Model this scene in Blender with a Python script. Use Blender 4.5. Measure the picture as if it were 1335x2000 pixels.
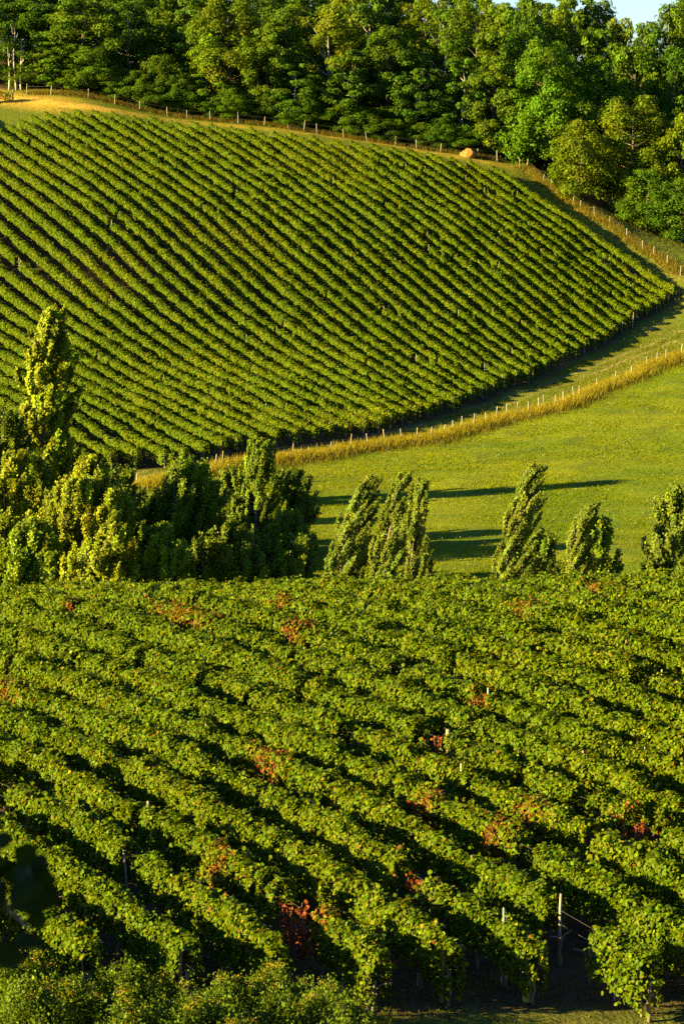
import bpy, math, random
import numpy as np
from mathutils import Vector

for o in list(bpy.data.objects):
    bpy.data.objects.remove(o)
sc = bpy.context.scene
COL = sc.collection

# ---------------------------------------------------------------- camera, sky, sun, exposure
cam_d = bpy.data.cameras.new('camera')
cam = bpy.data.objects.new('camera', cam_d)
COL.objects.link(cam)
cam.location = (0, 0, 0)
cam.rotation_euler = (math.radians(90) - math.atan(880 / 5070), 0, 0)
cam_d.sensor_fit = 'HORIZONTAL'
cam_d.sensor_width = 24.0
cam_d.lens = 24.0 * 5070 / 1335
cam_d.clip_start = 0.2
cam_d.clip_end = 6000
cam_d.dof.use_dof = True
cam_d.dof.focus_distance = 105
cam_d.dof.aperture_fstop = 8.0
sc.camera = cam

SUN_EL = math.radians(18.5)
SUN_H = (0.955, 0.296)                       # horizontal travel of the light
world = bpy.data.worlds.new('World')
sc.world = world
world.use_nodes = True
wn = world.node_tree
bg = wn.nodes['Background']
sky = wn.nodes.new('ShaderNodeTexSky')
sky.sky_type = 'NISHITA'
sky.sun_disc = False
sky.sun_elevation = SUN_EL
sky.sun_rotation = math.atan2(-SUN_H[0], -SUN_H[1])
sky.air_density = 1.0
sky.dust_density = 0.0
sky.ozone_density = 3.0
tone = wn.nodes.new('ShaderNodeMix')
tone.data_type = 'RGBA'
tone.blend_type = 'MULTIPLY'
tone.inputs[0].default_value = 1
tone.inputs[7].default_value = (.50, .68, 1.0, 1)
wn.links.new(sky.outputs[0], tone.inputs[6])
wn.links.new(tone.outputs[2], bg.inputs[0])
bg.inputs[1].default_value = 0.05
sun_d = bpy.data.lights.new('sun', 'SUN')
sun_d.energy = 5.0
sun_d.angle = math.radians(0.5)
sun_d.color = (1.0, 0.80, 0.30)
sun = bpy.data.objects.new('sun', sun_d)
COL.objects.link(sun)
sun.location = (-60, 0, 60)
sun.rotation_euler = Vector((SUN_H[0] * math.cos(SUN_EL), SUN_H[1] * math.cos(SUN_EL), -math.sin(SUN_EL))).to_track_quat('-Z', 'Y').to_euler()
sc.view_settings.view_transform = 'Standard'
sc.view_settings.look = 'None'
sc.view_settings.exposure = 2.35
sc.view_settings.gamma = 1
try:
    sc.cycles.max_bounces = 5
    sc.cycles.diffuse_bounces = 3
    sc.cycles.transmission_bounces = 3
    sc.cycles.use_denoising = False
except Exception:
    pass

# ---------------------------------------------------------------- measured layout (metres, camera at the origin)
CTRL=[[-36.32,283.07,-7.98],[-34.84,270.92,-11.41],[-33.63,260.92,-14.63],[-32.69,252.97,-17.72],[-31.84,245.88,-20.68],[-30.9,238.05,-23.39],[-29.7,228.22,-25.68],[-28.2,216.19,-27.45],[-26.62,203.56,-28.81],[-30.49,289.53,-6.53],[-29.2,276.64,-9.93],[-28.06,265.26,-13.07],[-27.16,256.17,-16.06],[-26.44,248.82,-18.94],[-25.78,242.02,-21.69],[-25.02,234.38,-24.19],[-24.07,224.98,-26.3],[-22.93,213.85,-27.96],[-21.77,202.55,-29.31],[-20.99,194.78,-30.9],[-23.9,289.82,-7.07],[-22.78,275.54,-10.71],[-21.82,263.26,-14.07],[-21.07,253.64,-17.25],[-20.47,245.81,-20.31],[-19.88,238.13,-23.18],[-19.17,229.03,-25.69],[-18.28,217.83,-27.7],[-17.29,205.53,-29.25],[-16.5,195.64,-30.8],[-17.23,288.92,-7.96],[-16.46,275.34,-11.4],[-15.8,263.62,-14.57],[-15.27,254.25,-17.59],[-14.84,246.52,-20.5],[-14.43,239.05,-23.23],[-13.94,230.5,-25.66],[-13.35,220.11,-27.64],[-12.66,208.34,-29.16],[-12.03,197.49,-30.51],[-10.62,288.69,-8.69],[-10.17,275.9,-11.95],[-9.78,264.71,-14.97],[-9.46,255.56,-17.85],[-9.2,247.88,-20.62],[-8.95,240.57,-23.23],[-8.66,232.45,-25.58],[-8.32,222.74,-27.54],[-7.92,211.53,-29.06],[-7.51,200.23,-30.28],[-4.01,288.77,-9.36],[-3.83,275.37,-12.83],[-3.68,263.75,-16.05],[-3.56,254.25,-19.11],[-3.45,246.02,-22.02],[-3.34,237.67,-24.71],[-3.21,227.96,-27.01],[-3.06,216.34,-28.82],[-2.89,203.72,-30.16],[2.6,288.61,-10.19],[2.5,276.37,-13.41],[2.4,265.55,-16.42],[2.33,256.45,-19.28],[2.26,248.47,-22.0],[2.19,240.6,-24.54],[2.12,231.77,-26.78],[2.03,221.37,-28.61],[1.92,209.64,-29.99],[9.2,287.93,-11.31],[8.82,275.49,-14.64],[8.49,264.6,-17.74],[8.21,255.35,-20.68],[7.96,246.95,-23.46],[7.7,238.25,-25.99],[7.4,228.23,-28.14],[7.03,216.59,-29.81],[15.82,288.04,-12.44],[15.15,275.3,-15.85],[14.58,264.22,-19.02],[14.09,254.69,-22.03],[13.63,245.76,-24.84],[13.13,236.22,-27.34],[12.55,225.21,-29.39],[21.79,279.24,-16.1],[21.04,269.04,-18.88],[20.39,260.11,-21.53],[19.79,252.0,-24.04],[19.2,243.97,-26.37],[18.56,235.34,-28.45],[27.4,270.51,-19.78],[26.21,257.96,-23.36],[25.13,246.57,-26.65],[32.65,261.86,-23.22],[32.28,258.66,-24.1],[-14.0,95.0,-21.19],[-7.0,93.0,-20.39],[0.0,90.0,-19.7],[7.0,88.0,-19.22],[13.0,87.0,-18.9],[-12.0,80.0,-19.94],[-4.0,78.0,-19.57],[4.0,78.0,-19.37],[12.0,76.0,-19.28],[-10.0,65.0,-19.2],[-3.0,65.0,-19.34],[4.0,65.0,-19.52],[11.0,65.0,-19.73],[-8.0,55.0,-19.03],[0.0,55.0,-19.52],[9.0,55.0,-20.11],[-6.0,48.0,-19.13],[0.0,48.0,-19.66],[8.0,48.0,-20.4],[-20.0,90.0,-21.5],[22.0,85.0,-18.5],[-18.0,65.0,-20.5],[22.0,62.0,-20.0],[-15.0,45.0,-19.5],[17.0,45.0,-21.0],[0.0,-30.0,-1.2],[0.0,0.0,-2.2],[0.0,14.0,-8.2],[-12.0,10.0,-6.5],[12.0,10.0,-8.5],[0.0,28.0,-15.0],[-14.0,28.0,-14.5],[14.0,28.0,-15.5],[-60.0,0.0,-6.0],[60.0,0.0,-8.0],[-50.0,60.0,-22.0],[60.0,60.0,-22.0],[-40.0,130.0,-31.0],[-18.0,128.0,-31.0],[0.0,126.0,-31.0],[18.0,125.0,-31.0],[45.0,125.0,-31.0],[-25.0,150.0,-31.2],[0.0,150.0,-31.2],[25.0,150.0,-31.2],[-50.0,160.0,-31.0],[55.0,160.0,-30.5],[0.0,170.0,-31.0],[-20.0,175.0,-31.0],[22.0,176.0,-30.7],[45.0,185.0,-30.0],[-45.0,190.0,-30.5],[0.0,185.0,-30.8],[14.0,195.0,-30.4],[28.0,203.0,-29.6],[50.0,215.0,-28.0],[-25.0,108.0,-27.0],[0.0,105.0,-24.8],[20.0,103.0,-24.5],[45.0,105.0,-25.0],[-14.96,187.31,-30.69],[-3.81,200.11,-30.48],[2.02,205.06,-30.37],[8.28,209.4,-30.08],[13.95,217.47,-29.67],[18.09,219.0,-29.08],[22.49,227.26,-28.5],[28.82,237.01,-27.36],[31.45,239.66,-26.85],[28.8,217.0,-28.91],[-39.75,306.0,-2.64],[-35.72,302.0,-3.36],[-30.33,301.0,-3.58],[-24.49,301.0,-4.91],[-18.64,301.0,-6.07],[-9.8,300.0,-6.92],[-1.02,299.5,-8.18],[7.74,299.0,-9.5],[13.55,298.0,-10.33],[19.32,297.0,-11.45],[21.58,292.0,-12.67],[23.97,284.0,-14.7],[28.43,277.0,-17.15],[31.27,271.0,-19.33],[33.42,267.0,-20.67],[37.29,284.0,-19.81],[27.25,282.0,-15.7],[34.49,262.0,-22.4],[-40.0,330.0,1.0],[0.0,335.0,-4.5],[20.0,335.0,-8.0],[45.0,330.0,-14.0],[-45.0,370.0,2.0],[0.0,375.0,-3.0],[40.0,375.0,-6.0],[70.0,350.0,-12.0],[-80.0,330.0,2.0],[90.0,300.0,-18.0],[75.0,260.0,-22.0],[-70.0,290.0,-6.0],[-75.0,250.0,-17.0],[-75.0,210.0,-27.0],[-40.0,430.0,0.0],[40.0,430.0,-4.0],[-80.0,400.0,0.0],[90.0,400.0,-6.0],[60.0,235.0,-26.0]]
FAR_N=(0.84805,0.52992);FAR_C=119.507
FAR_ROWS=[(-19,175.92,198.54),(-18,175.89,201.54),(-17,175.24,204.54),(-16,174.65,208.43),(-15,173.05,212.33),(-14,173.09,216.22),(-13,173.43,220.11),(-12,174.13,223.99),(-11,174.39,227.85),(-10,174.86,231.73),(-9,174.59,235.57),(-8,174.6,239.4),(-7,174.98,243.24),(-6,175.56,247.08),(-5,175.64,250.93),(-4,175.93,254.79),(-3,176.65,258.65),(-2,177.81,262.5),(-1,178.31,266.36),(0,179.41,259.69),(1,180.25,260.03),(2,181.21,260.34),(3,181.61,260.61),(4,183.06,261.24),(5,183.79,261.46),(6,184.65,260.8),(7,185.57,259.25),(8,186.69,257.59),(9,187.64,256.3),(10,187.95,255.02),(11,189.47,254.1),(12,190.27,252.93),(13,191.06,251.88),(14,192.22,250.59),(15,193.03,249.43),(16,193.98,248.04),(17,194.61,246.77),(18,195.53,245.28),(19,196.43,244.02),(20,197.63,243.17),(21,198.49,241.59),(22,199.5,240.53),(23,200.32,239.27),(24,201.37,237.81),(25,202.41,236.55),(26,203.11,235.39)]
NEAR_N=(0.84539,0.53415);NEAR_C=22.786
NEAR_ROWS=[(-2,46.48,110.97),(-1,46.08,109.09),(0,45.48,107.2),(1,44.57,105.32),(2,44.04,103.43),(3,43.04,101.55),(4,42.92,99.66),(5,42.34,97.78),(6,41.59,95.89),(7,40.84,94.01),(8,40.09,92.12),(9,39.34,90.24),(10,38.59,88.35),(11,37.84,86.47),(12,37.09,84.58),(13,36.34,82.7),(14,35.59,80.81),(15,34.84,78.93),(16,34.09,77.04),(17,33.34,75.16),(18,32.59,73.27),(19,31.84,71.39),(20,31.09,69.5),(21,30.34,67.62)]
NEAR_GAPS=[(9,56.9,0.75),(8,58.24,0.5),(3,46.35,0.9),(5,47.02,0.5),(6,43.41,1.0),(2,50.43,0.45),(9,47.76,0.6),(2,57.48,0.7),(7,47.57,0.4),(8,70.02,0.4),(9,78.22,0.35),(9,63.55,0.3),(11,63.94,0.4),(14,58.75,0.5),(9,50.18,0.4),(3,53.64,0.3),(8,66.39,0.3),(11,76.37,0.3)]
NEAR_POSTS=[(9,56.39,0),(14,58.4,1),(11,59.41,1),(6,44.12,1),(1,43.83,0),(3,53.4,1),(8,69.58,1),(9,76.92,1),(6,60.02,1),(1,50.73,1),(2,47.25,1),(8,53.1,1),(10,52.74,1),(11,52.5,1),(5,43.65,2),(2,41.36,0),(8,49.57,1),(11,68.02,1),(15,64.37,1),(6,73.92,1)]
NEAR_RED=[(3,46.32),(3,45.96),(3,45.74),(3,49.59),(6,56.79),(6,56.12),(11,70.06),(11,69.76),(10,75.32),(10,74.19),(10,73.64),(15,67.31),(9,56.55),(5,46.77),(9,47.83),(9,47.66),(8,49.82),(7,48.84),(7,51.7),(11,59.62),(17,68.03),(12,73.49),(10,72.5),(9,78.56),(5,68.38)]
TUBE=(3.97,53.19)
FIELD_FENCE=[(-14.96,187.39),(-9.66,195.59),(-9.13,196.68),(-3.81,200.08),(-0.91,201.94),(0.71,204.38),(2.02,205.05),(3.43,206.32),(4.81,207.32),(6.1,207.67),(7.25,208.42),(8.28,209.43),(9.14,211.1),(9.96,212.34),(10.88,213.0),(11.95,214.88),(12.99,216.61),(13.95,217.45),(14.83,217.67),(15.82,218.2),(16.77,218.73),(17.21,219.44),(18.1,219.06),(18.94,220.3),(20.03,222.74),(20.61,223.29),(22.5,227.33),(24.33,230.17),(26.13,232.48),(27.88,235.76),(28.83,237.04),(29.65,237.26),(31.46,239.7)]
FOREST_FENCE=[(-35.95,299.9),(-33.15,299.8),(-28.88,299.65),(-25.89,299.55),(-23.04,299.45),(-19.94,299.35),(-17.66,299.27),(-14.97,299.18),(-11.82,299.07),(-8.84,298.92),(-6.09,298.69),(-4.28,298.53),(-2.88,298.41),(0.15,298.15),(2.82,297.92),(6.08,297.64),(8.46,297.44),(11.18,297.2),(15.42,296.83),(17.56,296.65)]
LANE_FENCE=[(20.03,294.56),(20.9,295.42),(22.29,289.16),(22.99,287.89),(23.97,284.02),(24.93,282.14),(25.67,281.05),(26.97,278.9),(28.43,277.05),(29.91,273.88),(31.28,271.06),(32.22,269.49),(33.42,267.03),(34.46,264.72)]
TRACK=[(-41.43,300.7),(-38.82,298.54),(-35.13,296.78),(-31.58,295.97),(-26.98,296.04),(-21.26,296.67),(-15.51,297.23),(-9.71,296.98),(-3.92,297.79),(1.89,297.97),(7.7,297.25),(13.41,295.05),(18.02,294.78),(21.59,296.18)]
LANE=[(-16.46,192.73),(-10.63,199.18),(-4.94,202.32),(1.35,209.32),(7.89,217.17),(14.94,226.22),(20.07,233.84),(25.36,240.35),(32.97,249.73)]
FRONT_TREES=[(-41.04,306,8.73,7.85,0,2),(-36.95,304,3.13,4.5,3,1),(-33.6,304,5.24,5.7,2,0),(-30.15,307,10.23,9.08,0,1),(-28.8,303,5.19,6.87,1,1),(-24.97,309,10.28,7.62,4,2),(-20.92,303,6.02,5.68,3,1),(-18.91,301.5,4.5,3.87,3,2),(-15.62,302.5,5.09,5.07,2,1),(-13.18,306,12.83,9.66,1,3),(-8.58,304,10.18,6.6,0,1),(-5.43,302,6.93,6.25,2,2),(-1.63,306,13.71,8.45,4,3),(1.32,302,9.49,6.85,2,2),(5.16,304,12.14,7.79,0,1),(8.47,301.5,9.3,6.54,2,2),(11.84,305,15.34,7.52,4,1),(13.89,301,10.37,6.23,2,2),(17.34,300,11.22,6.51,0,1),(22.99,298,14.48,9.4,1,0),(25.9,284,8.78,6.72,3,3),(29.0,300,14.06,7.69,0,0),(31.84,288,12.97,9.94,1,3),(37.23,286,13.74,8.46,1,3),(32.97,282,6.52,6.67,3,1),(36.6,280,7.02,6.63,3,2)]
BACK_TREES=[(-41.67,318,8.95,8.78,4,2),(-36.21,316,9.9,8.73,0,2),(-32.4,311,6.94,6.75,2,2),(-28.62,320,10.61,9.47,1,2),(-23.22,318,11.31,8.78,4,2),(-18.49,316,11.98,8.73,0,1),(-16.36,310,10.71,6.73,2,2),(-10.0,318,13.07,8.78,1,2),(-6.49,312,12.4,7.38,0,1),(-4.2,322,14.22,8.89,4,2),(0.77,318,14.43,8.15,4,3),(3.19,314,13.67,7.43,2,2),(6.11,324,15.47,8.95,0,2),(10.0,318,15.7,8.15,1,3),(13.4,326,16.35,9.0,4,2),(16.06,316,16.42,8.1,1,3),(19.3,314,16.66,8.05,0,1),(21.77,310,16.91,7.34,4,2),(25.71,318,17.6,8.15,1,3),(28.72,328,18.62,8.41,2,1),(31.78,330,18.51,7.16,0,1),(34.17,322,17.81,6.99,4,3),(37.02,318,18.45,6.9,0,2),(40.06,322,20.99,8.26,4,1),(43.05,326,22.66,7.72,1,2),(38.52,305,17.75,7.82,1,2),(34.02,306,16.34,7.85,0,1),(31.01,312,16.86,7.38,2,1),(25.79,307,12.91,6.66,4,2),(39.88,300,13.49,7.69,0,1)]
MID_TREES=[('tall',-20.59,176,14.56,3.4,0.7),('dark',-22.12,168,9.04,4.31,0.1),('dark2',-19.94,162,6.91,3.51,0.32),('bushA',-19.66,150,8.84,5.03,0.6),('bushB',-15.9,147,9.09,6.81,1.17),('bushC',-13.22,150,7.81,2.51,0.3),('bushD',-13.76,141,7.3,3.34,0.56),('bushE',-10.39,150,8.72,5.18,1.5),('bushF',-7.74,160,6.06,4.42,0.48),('poplarG',-5.46,159,8.04,3.83,0.32),('darkH',-3.73,166,5.07,2.62,0.33),('bushI',-3.34,148,4.09,2.77,0.45),('fillJ',-12.86,156,5.49,3.69,0.31),('fillK',-7.09,146,5.59,4.9,0.44),('fillL',-17.97,143,6.31,4.23,0.57),('fillM',-10.53,143,6.06,3.1,0.29),('fillN',-3.99,163,5.23,3.38,0.23),('fillO',-3.58,152,4.79,2.7,0.3),('p1',-0.55,140,9.27,2.76,1.79),('p2',1.95,138.5,9.78,2.51,1.16),('p3',3.64,137.5,9.61,1.63,0.41),('p4',8.41,137,10.55,2.65,1.59),('b5',11.2,146,4.76,2.3,0.35),('p6',11.68,135,8.74,1.92,0.95),('p7',13.61,138,7.42,2.04,0.22),('p8',17.51,136,9.64,3.08,0.35)]
BUSHES=[(-6.32,50.36),(-5.26,49.14),(-6.03,47.9),(-4.32,50.03),(-4.16,48.04),(-3.18,48.41),(-2.34,49.64),(-2.18,48.25),(-1.33,50.34),(-1.19,48.68),(-0.28,49.77),(-0.08,48.85),(-6.83,49.46),(0.33,49.01)]


rng = np.random.default_rng(7)
random.seed(7)
f32 = np.float32

# ---------------------------------------------------------------- helpers
def mesh_np(name, verts, faces, nper, mat=None, tint=None, smooth=False):
    """verts (V,3); faces flat index array, nper corners per face; tint (V,3) optional leaf colours"""
    me = bpy.data.meshes.new(name)
    verts = np.ascontiguousarray(verts, dtype=f32)
    faces = np.ascontiguousarray(faces, dtype=np.int32).ravel()
    nf = len(faces) // nper
    me.vertices.add(len(verts))
    me.vertices.foreach_set('co', verts.ravel())
    me.loops.add(len(faces))
    me.loops.foreach_set('vertex_index', faces)
    me.polygons.add(nf)
    me.polygons.foreach_set('loop_start', np.arange(0, nf * nper, nper, dtype=np.int32))
    me.polygons.foreach_set('loop_total', np.full(nf, nper, dtype=np.int32))
    if smooth:
        me.polygons.foreach_set('use_smooth', np.ones(nf, dtype=bool))
    me.update(calc_edges=True)
    if tint is not None:
        at = me.attributes.new('tint', 'FLOAT_COLOR', 'POINT')
        c = np.ones((len(verts), 4), dtype=f32)
        c[:, :3] = tint
        at.data.foreach_set('color', c.ravel())
    if mat:
        me.materials.append(mat)
    return me

def link(name, me, parent=None):
    o = bpy.data.objects.new(name, me)
    COL.objects.link(o)
    if parent:
        o.parent = parent
    return o

def thing(name, label, cat, loc=(0, 0, 0), group=None):
    o = bpy.data.objects.new(name, None)
    o.empty_display_size = 0.3
    COL.objects.link(o)
    o.location = loc
    o['label'] = label
    o['category'] = cat
    if group:
        o['group'] = group
    return o

def tube(points, radii, sides=7, cap=True):
    """tapered tube along points -> verts, tri list"""
    P = np.array(points, float)
    n = len(P)
    T = np.gradient(P, axis=0)
    T /= np.linalg.norm(T, axis=1)[:, None] + 1e-9
    ref = np.where(np.abs(T[:, 2:3]) > .9, np.array([[1., 0, 0]]), np.array([[0, 0, 1.]]))
    A = np.cross(T, ref); A /= np.linalg.norm(A, axis=1)[:, None] + 1e-9
    B = np.cross(T, A)
    ang = np.linspace(0, 2 * np.pi, sides, endpoint=False)
    V = P[:, None] + (A[:, None] * np.cos(ang)[None, :, None] + B[:, None] * np.sin(ang)[None, :, None]) * np.array(radii, float)[:, None, None]
    V = V.reshape(-1, 3)
    F = []
    for i in range(n - 1):
        for j in range(sides):
            a = i * sides + j; b = i * sides + (j + 1) % sides
            F += [a, b, b + sides, a, b + sides, a + sides]
    if cap:
        V = np.vstack([V, P[-1:], P[:1]])
        for j in range(sides):
            F += [(n - 1) * sides + j, (n - 1) * sides + (j + 1) % sides, n * sides]
            F += [(j + 1) % sides, j, n * sides + 1]
    return V, np.array(F)

def join(parts):
    vs, fs, k = [], [], 0
    for v, f in parts:
        vs.append(v); fs.append(f + k); k += len(v)
    return np.vstack(vs), np.concatenate(fs)

def unit(a):
    return a / (np.linalg.norm(a, axis=-1, keepdims=True) + 1e-9)

def leaf_mesh(P, Nn, size, tint, shape='quad', droop=0.9, width=1.0):
    """one small folded leaf face per point"""
    n = len(P)
    Nn = unit(Nn)
    tip = rng.normal(0, .6, (n, 3)); tip[:, 2] -= droop
    tip = unit(tip - Nn * (tip * Nn).sum(1, keepdims=True))
    side = np.cross(Nn, tip)
    if shape == 'vine':
        L = np.array([(0, -.42, 0), (-.5, -.2, -.10), (-.42, .34, -.14), (0, .62, -.02), (.42, .34, -.14), (.5, -.2, -.10)])
        F = np.array([0, 1, 2, 3, 0, 3, 4, 5])
    elif shape == 'blade':
        L = np.array([(-.5, 0, 0), (.5, 0, 0), (.12, 1, 0), (-.12, 1, 0)])
        F = np.array([0, 1, 2, 3])
    else:
        L = np.array([(0, -.5, 0), (-.36, .02, -.10), (0, .5, 0), (.36, .02, -.10)])
        F = np.array([0, 1, 2, 3])
    s = np.asarray(size).reshape(-1, 1, 1) * np.ones((n, 1, 1))
    V = P[:, None] + s * (side[:, None] * (L[None, :, 0:1] * width) + tip[:, None] * L[None, :, 1:2] + Nn[:, None] * L[None, :, 2:3])
    m = len(L)
    faces = (np.arange(n)[:, None] * m + F[None]).ravel()
    t = np.repeat(np.asarray(tint), m, axis=0)
    return V.reshape(-1, 3), faces, t

def knots(t, step, amp, seed):
    r = np.random.default_rng(seed)
    k = np.floor(t.min() / step) - 1
    n = int((t.max() - t.min()) / step) + 5
    v = r.normal(0, amp, n)
    u = t / step - k
    i = np.clip(u.astype(int), 0, n - 2); fr = np.clip(u - i, 0, 1)
    fr = fr * fr * (3 - 2 * fr)
    return v[i] * (1 - fr) + v[i + 1] * fr

def vnoise(x, y, seed, scale):
    """smooth 2-D value noise in -1..1"""
    r = np.random.default_rng(seed)
    tab = r.uniform(-1, 1, (64, 64))
    X = np.asarray(x) / scale; Y = np.asarray(y) / scale
    i = np.floor(X).astype(int); j = np.floor(Y).astype(int)
    a = X - i; b = Y - j
    a = a * a * (3 - 2 * a); b = b * b * (3 - 2 * b)
    g = lambda p, q: tab[p % 64, q % 64]
    return (g(i, j) * (1 - a) + g(i + 1, j) * a) * (1 - b) + (g(i, j + 1) * (1 - a) + g(i + 1, j + 1) * a) * b

ORD = ['first', 'second', 'third', 'fourth', 'fifth', 'sixth', 'seventh', 'eighth', 'ninth', 'tenth', 'eleventh', 'twelfth', 'thirteenth', 'fourteenth', 'fifteenth', 'sixteenth', 'seventeenth', 'eighteenth', 'nineteenth', 'twentieth']
ORD += ['twenty-' + w for w in ORD[:9]] + ['thirtieth'] + ['thirty-' + w for w in ORD[:9]] + ['fortieth'] + ['forty-' + w for w in ORD[:9]] + ['fiftieth'] + ['fifty-' + w for w in ORD[:9]] + ['sixtieth']

# ---------------------------------------------------------------- materials
def nodes_of(name):
    m = bpy.data.materials.new(name)
    m.use_nodes = True
    return m, m.node_tree.nodes, m.node_tree.links, m.node_tree.nodes['Principled BSDF']

def leaf_material(name, translucency=0.30, rough=0.6, use_obj=False, spec=0.04):
    m, N, L, bs = nodes_of(name)
    at = N.new('ShaderNodeAttribute'); at.attribute_name = 'tint'
    col = at.outputs['Color']
    if use_obj:
        oi = N.new('ShaderNodeObjectInfo')
        mx = N.new('ShaderNodeMix'); mx.data_type = 'RGBA'; mx.blend_type = 'MULTIPLY'
        mx.inputs[0].default_value = 1
        L.new(col, mx.inputs[6]); L.new(oi.outputs['Color'], mx.inputs[7])
        col = mx.outputs[2]
    L.new(col, bs.inputs['Base Color'])
    bs.inputs['Roughness'].default_value = rough
    bs.inputs['Specular IOR Level'].default_value = spec
    tr = N.new('ShaderNodeBsdfTranslucent')
    mul = N.new('ShaderNodeMix'); mul.data_type = 'RGBA'; mul.blend_type = 'MULTIPLY'
    mul.inputs[0].default_value = 1
    mul.inputs[7].default_value = (1.6, 1.35, 0.3, 1)
    L.new(col, mul.inputs[6]); L.new(mul.outputs[2], tr.inputs['Color'])
    ms = N.new('ShaderNodeMixShader'); ms.inputs[0].default_value = translucency
    L.new(bs.outputs[0], ms.inputs[1]); L.new(tr.outputs[0], ms.inputs[2])
    L.new(ms.outputs[0], N['Material Output'].inputs[0])
    return m

def wood_material(name, c1, c2, scale=6):
    m, N, L, bs = nodes_of(name)
    tc = N.new('ShaderNodeTexCoord')
    mp = N.new('ShaderNodeMapping'); mp.inputs['Scale'].default_value = (scale, scale, scale * .25)
    nz = N.new('ShaderNodeTexNoise'); nz.inputs['Scale'].default_value = 3; nz.inputs['Detail'].default_value = 5
    cr = N.new('ShaderNodeMix'); cr.data_type = 'RGBA'
    cr.inputs[6].default_value = (*c1, 1); cr.inputs[7].default_value = (*c2, 1)
    L.new(tc.outputs['Object'], mp.inputs[0]); L.new(mp.outputs[0], nz.inputs[0])
    L.new(nz.outputs[0], cr.inputs[0]); L.new(cr.outputs[2], bs.inputs['Base Color'])
    bs.inputs['Roughness'].default_value = .85
    bp = N.new('ShaderNodeBump'); bp.inputs['Strength'].default_value = .5; bp.inputs['Distance'].default_value = .02
    L.new(nz.outputs[0], bp.inputs['Height']); L.new(bp.outputs[0], bs.inputs['Normal'])
    return m

M_vine = leaf_material('vine_leaf', .34, .5, spec=.08)
M_tree = leaf_material('tree_leaf', .25, .55, use_obj=True)
M_poplar = leaf_material('poplar_leaf', .28, .5, spec=.12)
M_grass = leaf_material('grass_blade', .5, .7, spec=.03)
M_bark = wood_material('bark', (.09, .065, .04), (.22, .17, .11))
M_pale = wood_material('pale_bark', (.28, .24, .17), (.5, .45, .35))
M_post = wood_material('weathered_post', (.20, .16, .10), (.42, .36, .26))
M_brown_post = wood_material('brown_post', (.20, .13, .06), (.40, .29, .15))
M_cane = wood_material('dead_cane', (.20, .07, .03), (.36, .13, .06))
mw, N_, L_, bs_ = nodes_of('wire')
bs_.inputs['Base Color'].default_value = (.10, .09, .08, 1); bs_.inputs['Metallic'].default_value = .3; bs_.inputs['Roughness'].default_value = .7
M_wire = mw
mt, N_, L_, bs_ = nodes_of('tube_plastic')
nz_ = N_.new('ShaderNodeTexNoise'); nz_.inputs['Scale'].default_value = 8
mx_ = N_.new('ShaderNodeMix'); mx_.data_type = 'RGBA'; mx_.inputs[6].default_value = (.30, .36, .06, 1); mx_.inputs[7].default_value = (.46, .48, .14, 1)
L_.new(nz_.outputs[0], mx_.inputs[0]); L_.new(mx_.outputs[2], bs_.inputs['Base Color'])
bs_.inputs['Roughness'].default_value = .4
M_tube = mt

# ---------------------------------------------------------------- terrain
CT = np.array(CTRL)
def _fit():
    n = len(CT); X = CT[:, :2] / 100
    d = np.linalg.norm(X[:, None] - X[None], axis=-1)
    K = np.where(d > 0, d * d * np.log(d + 1e-12), 0)
    Pm = np.c_[np.ones(n), X]
    A = np.zeros((n + 3, n + 3)); A[:n, :n] = K + np.eye(n) * 2e-4; A[:n, n:] = Pm; A[n:, :n] = Pm.T
    return np.linalg.solve(A, np.r_[CT[:, 2], 0, 0, 0])
WT = _fit()
def ground(x, y):
    x = np.atleast_1d(np.float64(x)); y = np.atleast_1d(np.float64(y))
    out = np.empty(len(x))
    for a in range(0, len(x), 20000):
        X = np.stack([x[a:a + 20000], y[a:a + 20000]], -1) / 100
        d = np.linalg.norm(X[:, None] - CT[None, :, :2] / 100, axis=-1)
        out[a:a + 20000] = np.where(d > 0, d * d * np.log(d + 1e-12), 0) @ WT[:-3] + WT[-3] + X @ WT[-2:]
    # far outside the surveyed land the country levels out
    ox = np.maximum(np.abs(x) - 75, 0); oy = np.maximum(y - 415, 0) + np.maximum(-25 - y, 0)
    w = np.clip(np.hypot(ox, oy) / 60, 0, 1); w = w * w * (3 - 2 * w)
    return out * (1 - w) - 12.0 * w
def gz(x, y):
    return float(ground(x, y)[0])

def dist_poly(x, y, poly):
    best = np.full(len(x), 1e9)
    for (ax, ay), (bx, by) in zip(poly[:-1], poly[1:]):
        dx, dy = bx - ax, by - ay
        t = np.clip(((x - ax) * dx + (y - ay) * dy) / (dx * dx + dy * dy), 0, 1)
        best = np.minimum(best, np.hypot(x - ax - t * dx, y - ay - t * dy))
    return best
def smooth(e0, e1, v):
    t = np.clip((v - e0) / (e1 - e0), 0, 1)
    return t * t * (3 - 2 * t)

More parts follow.
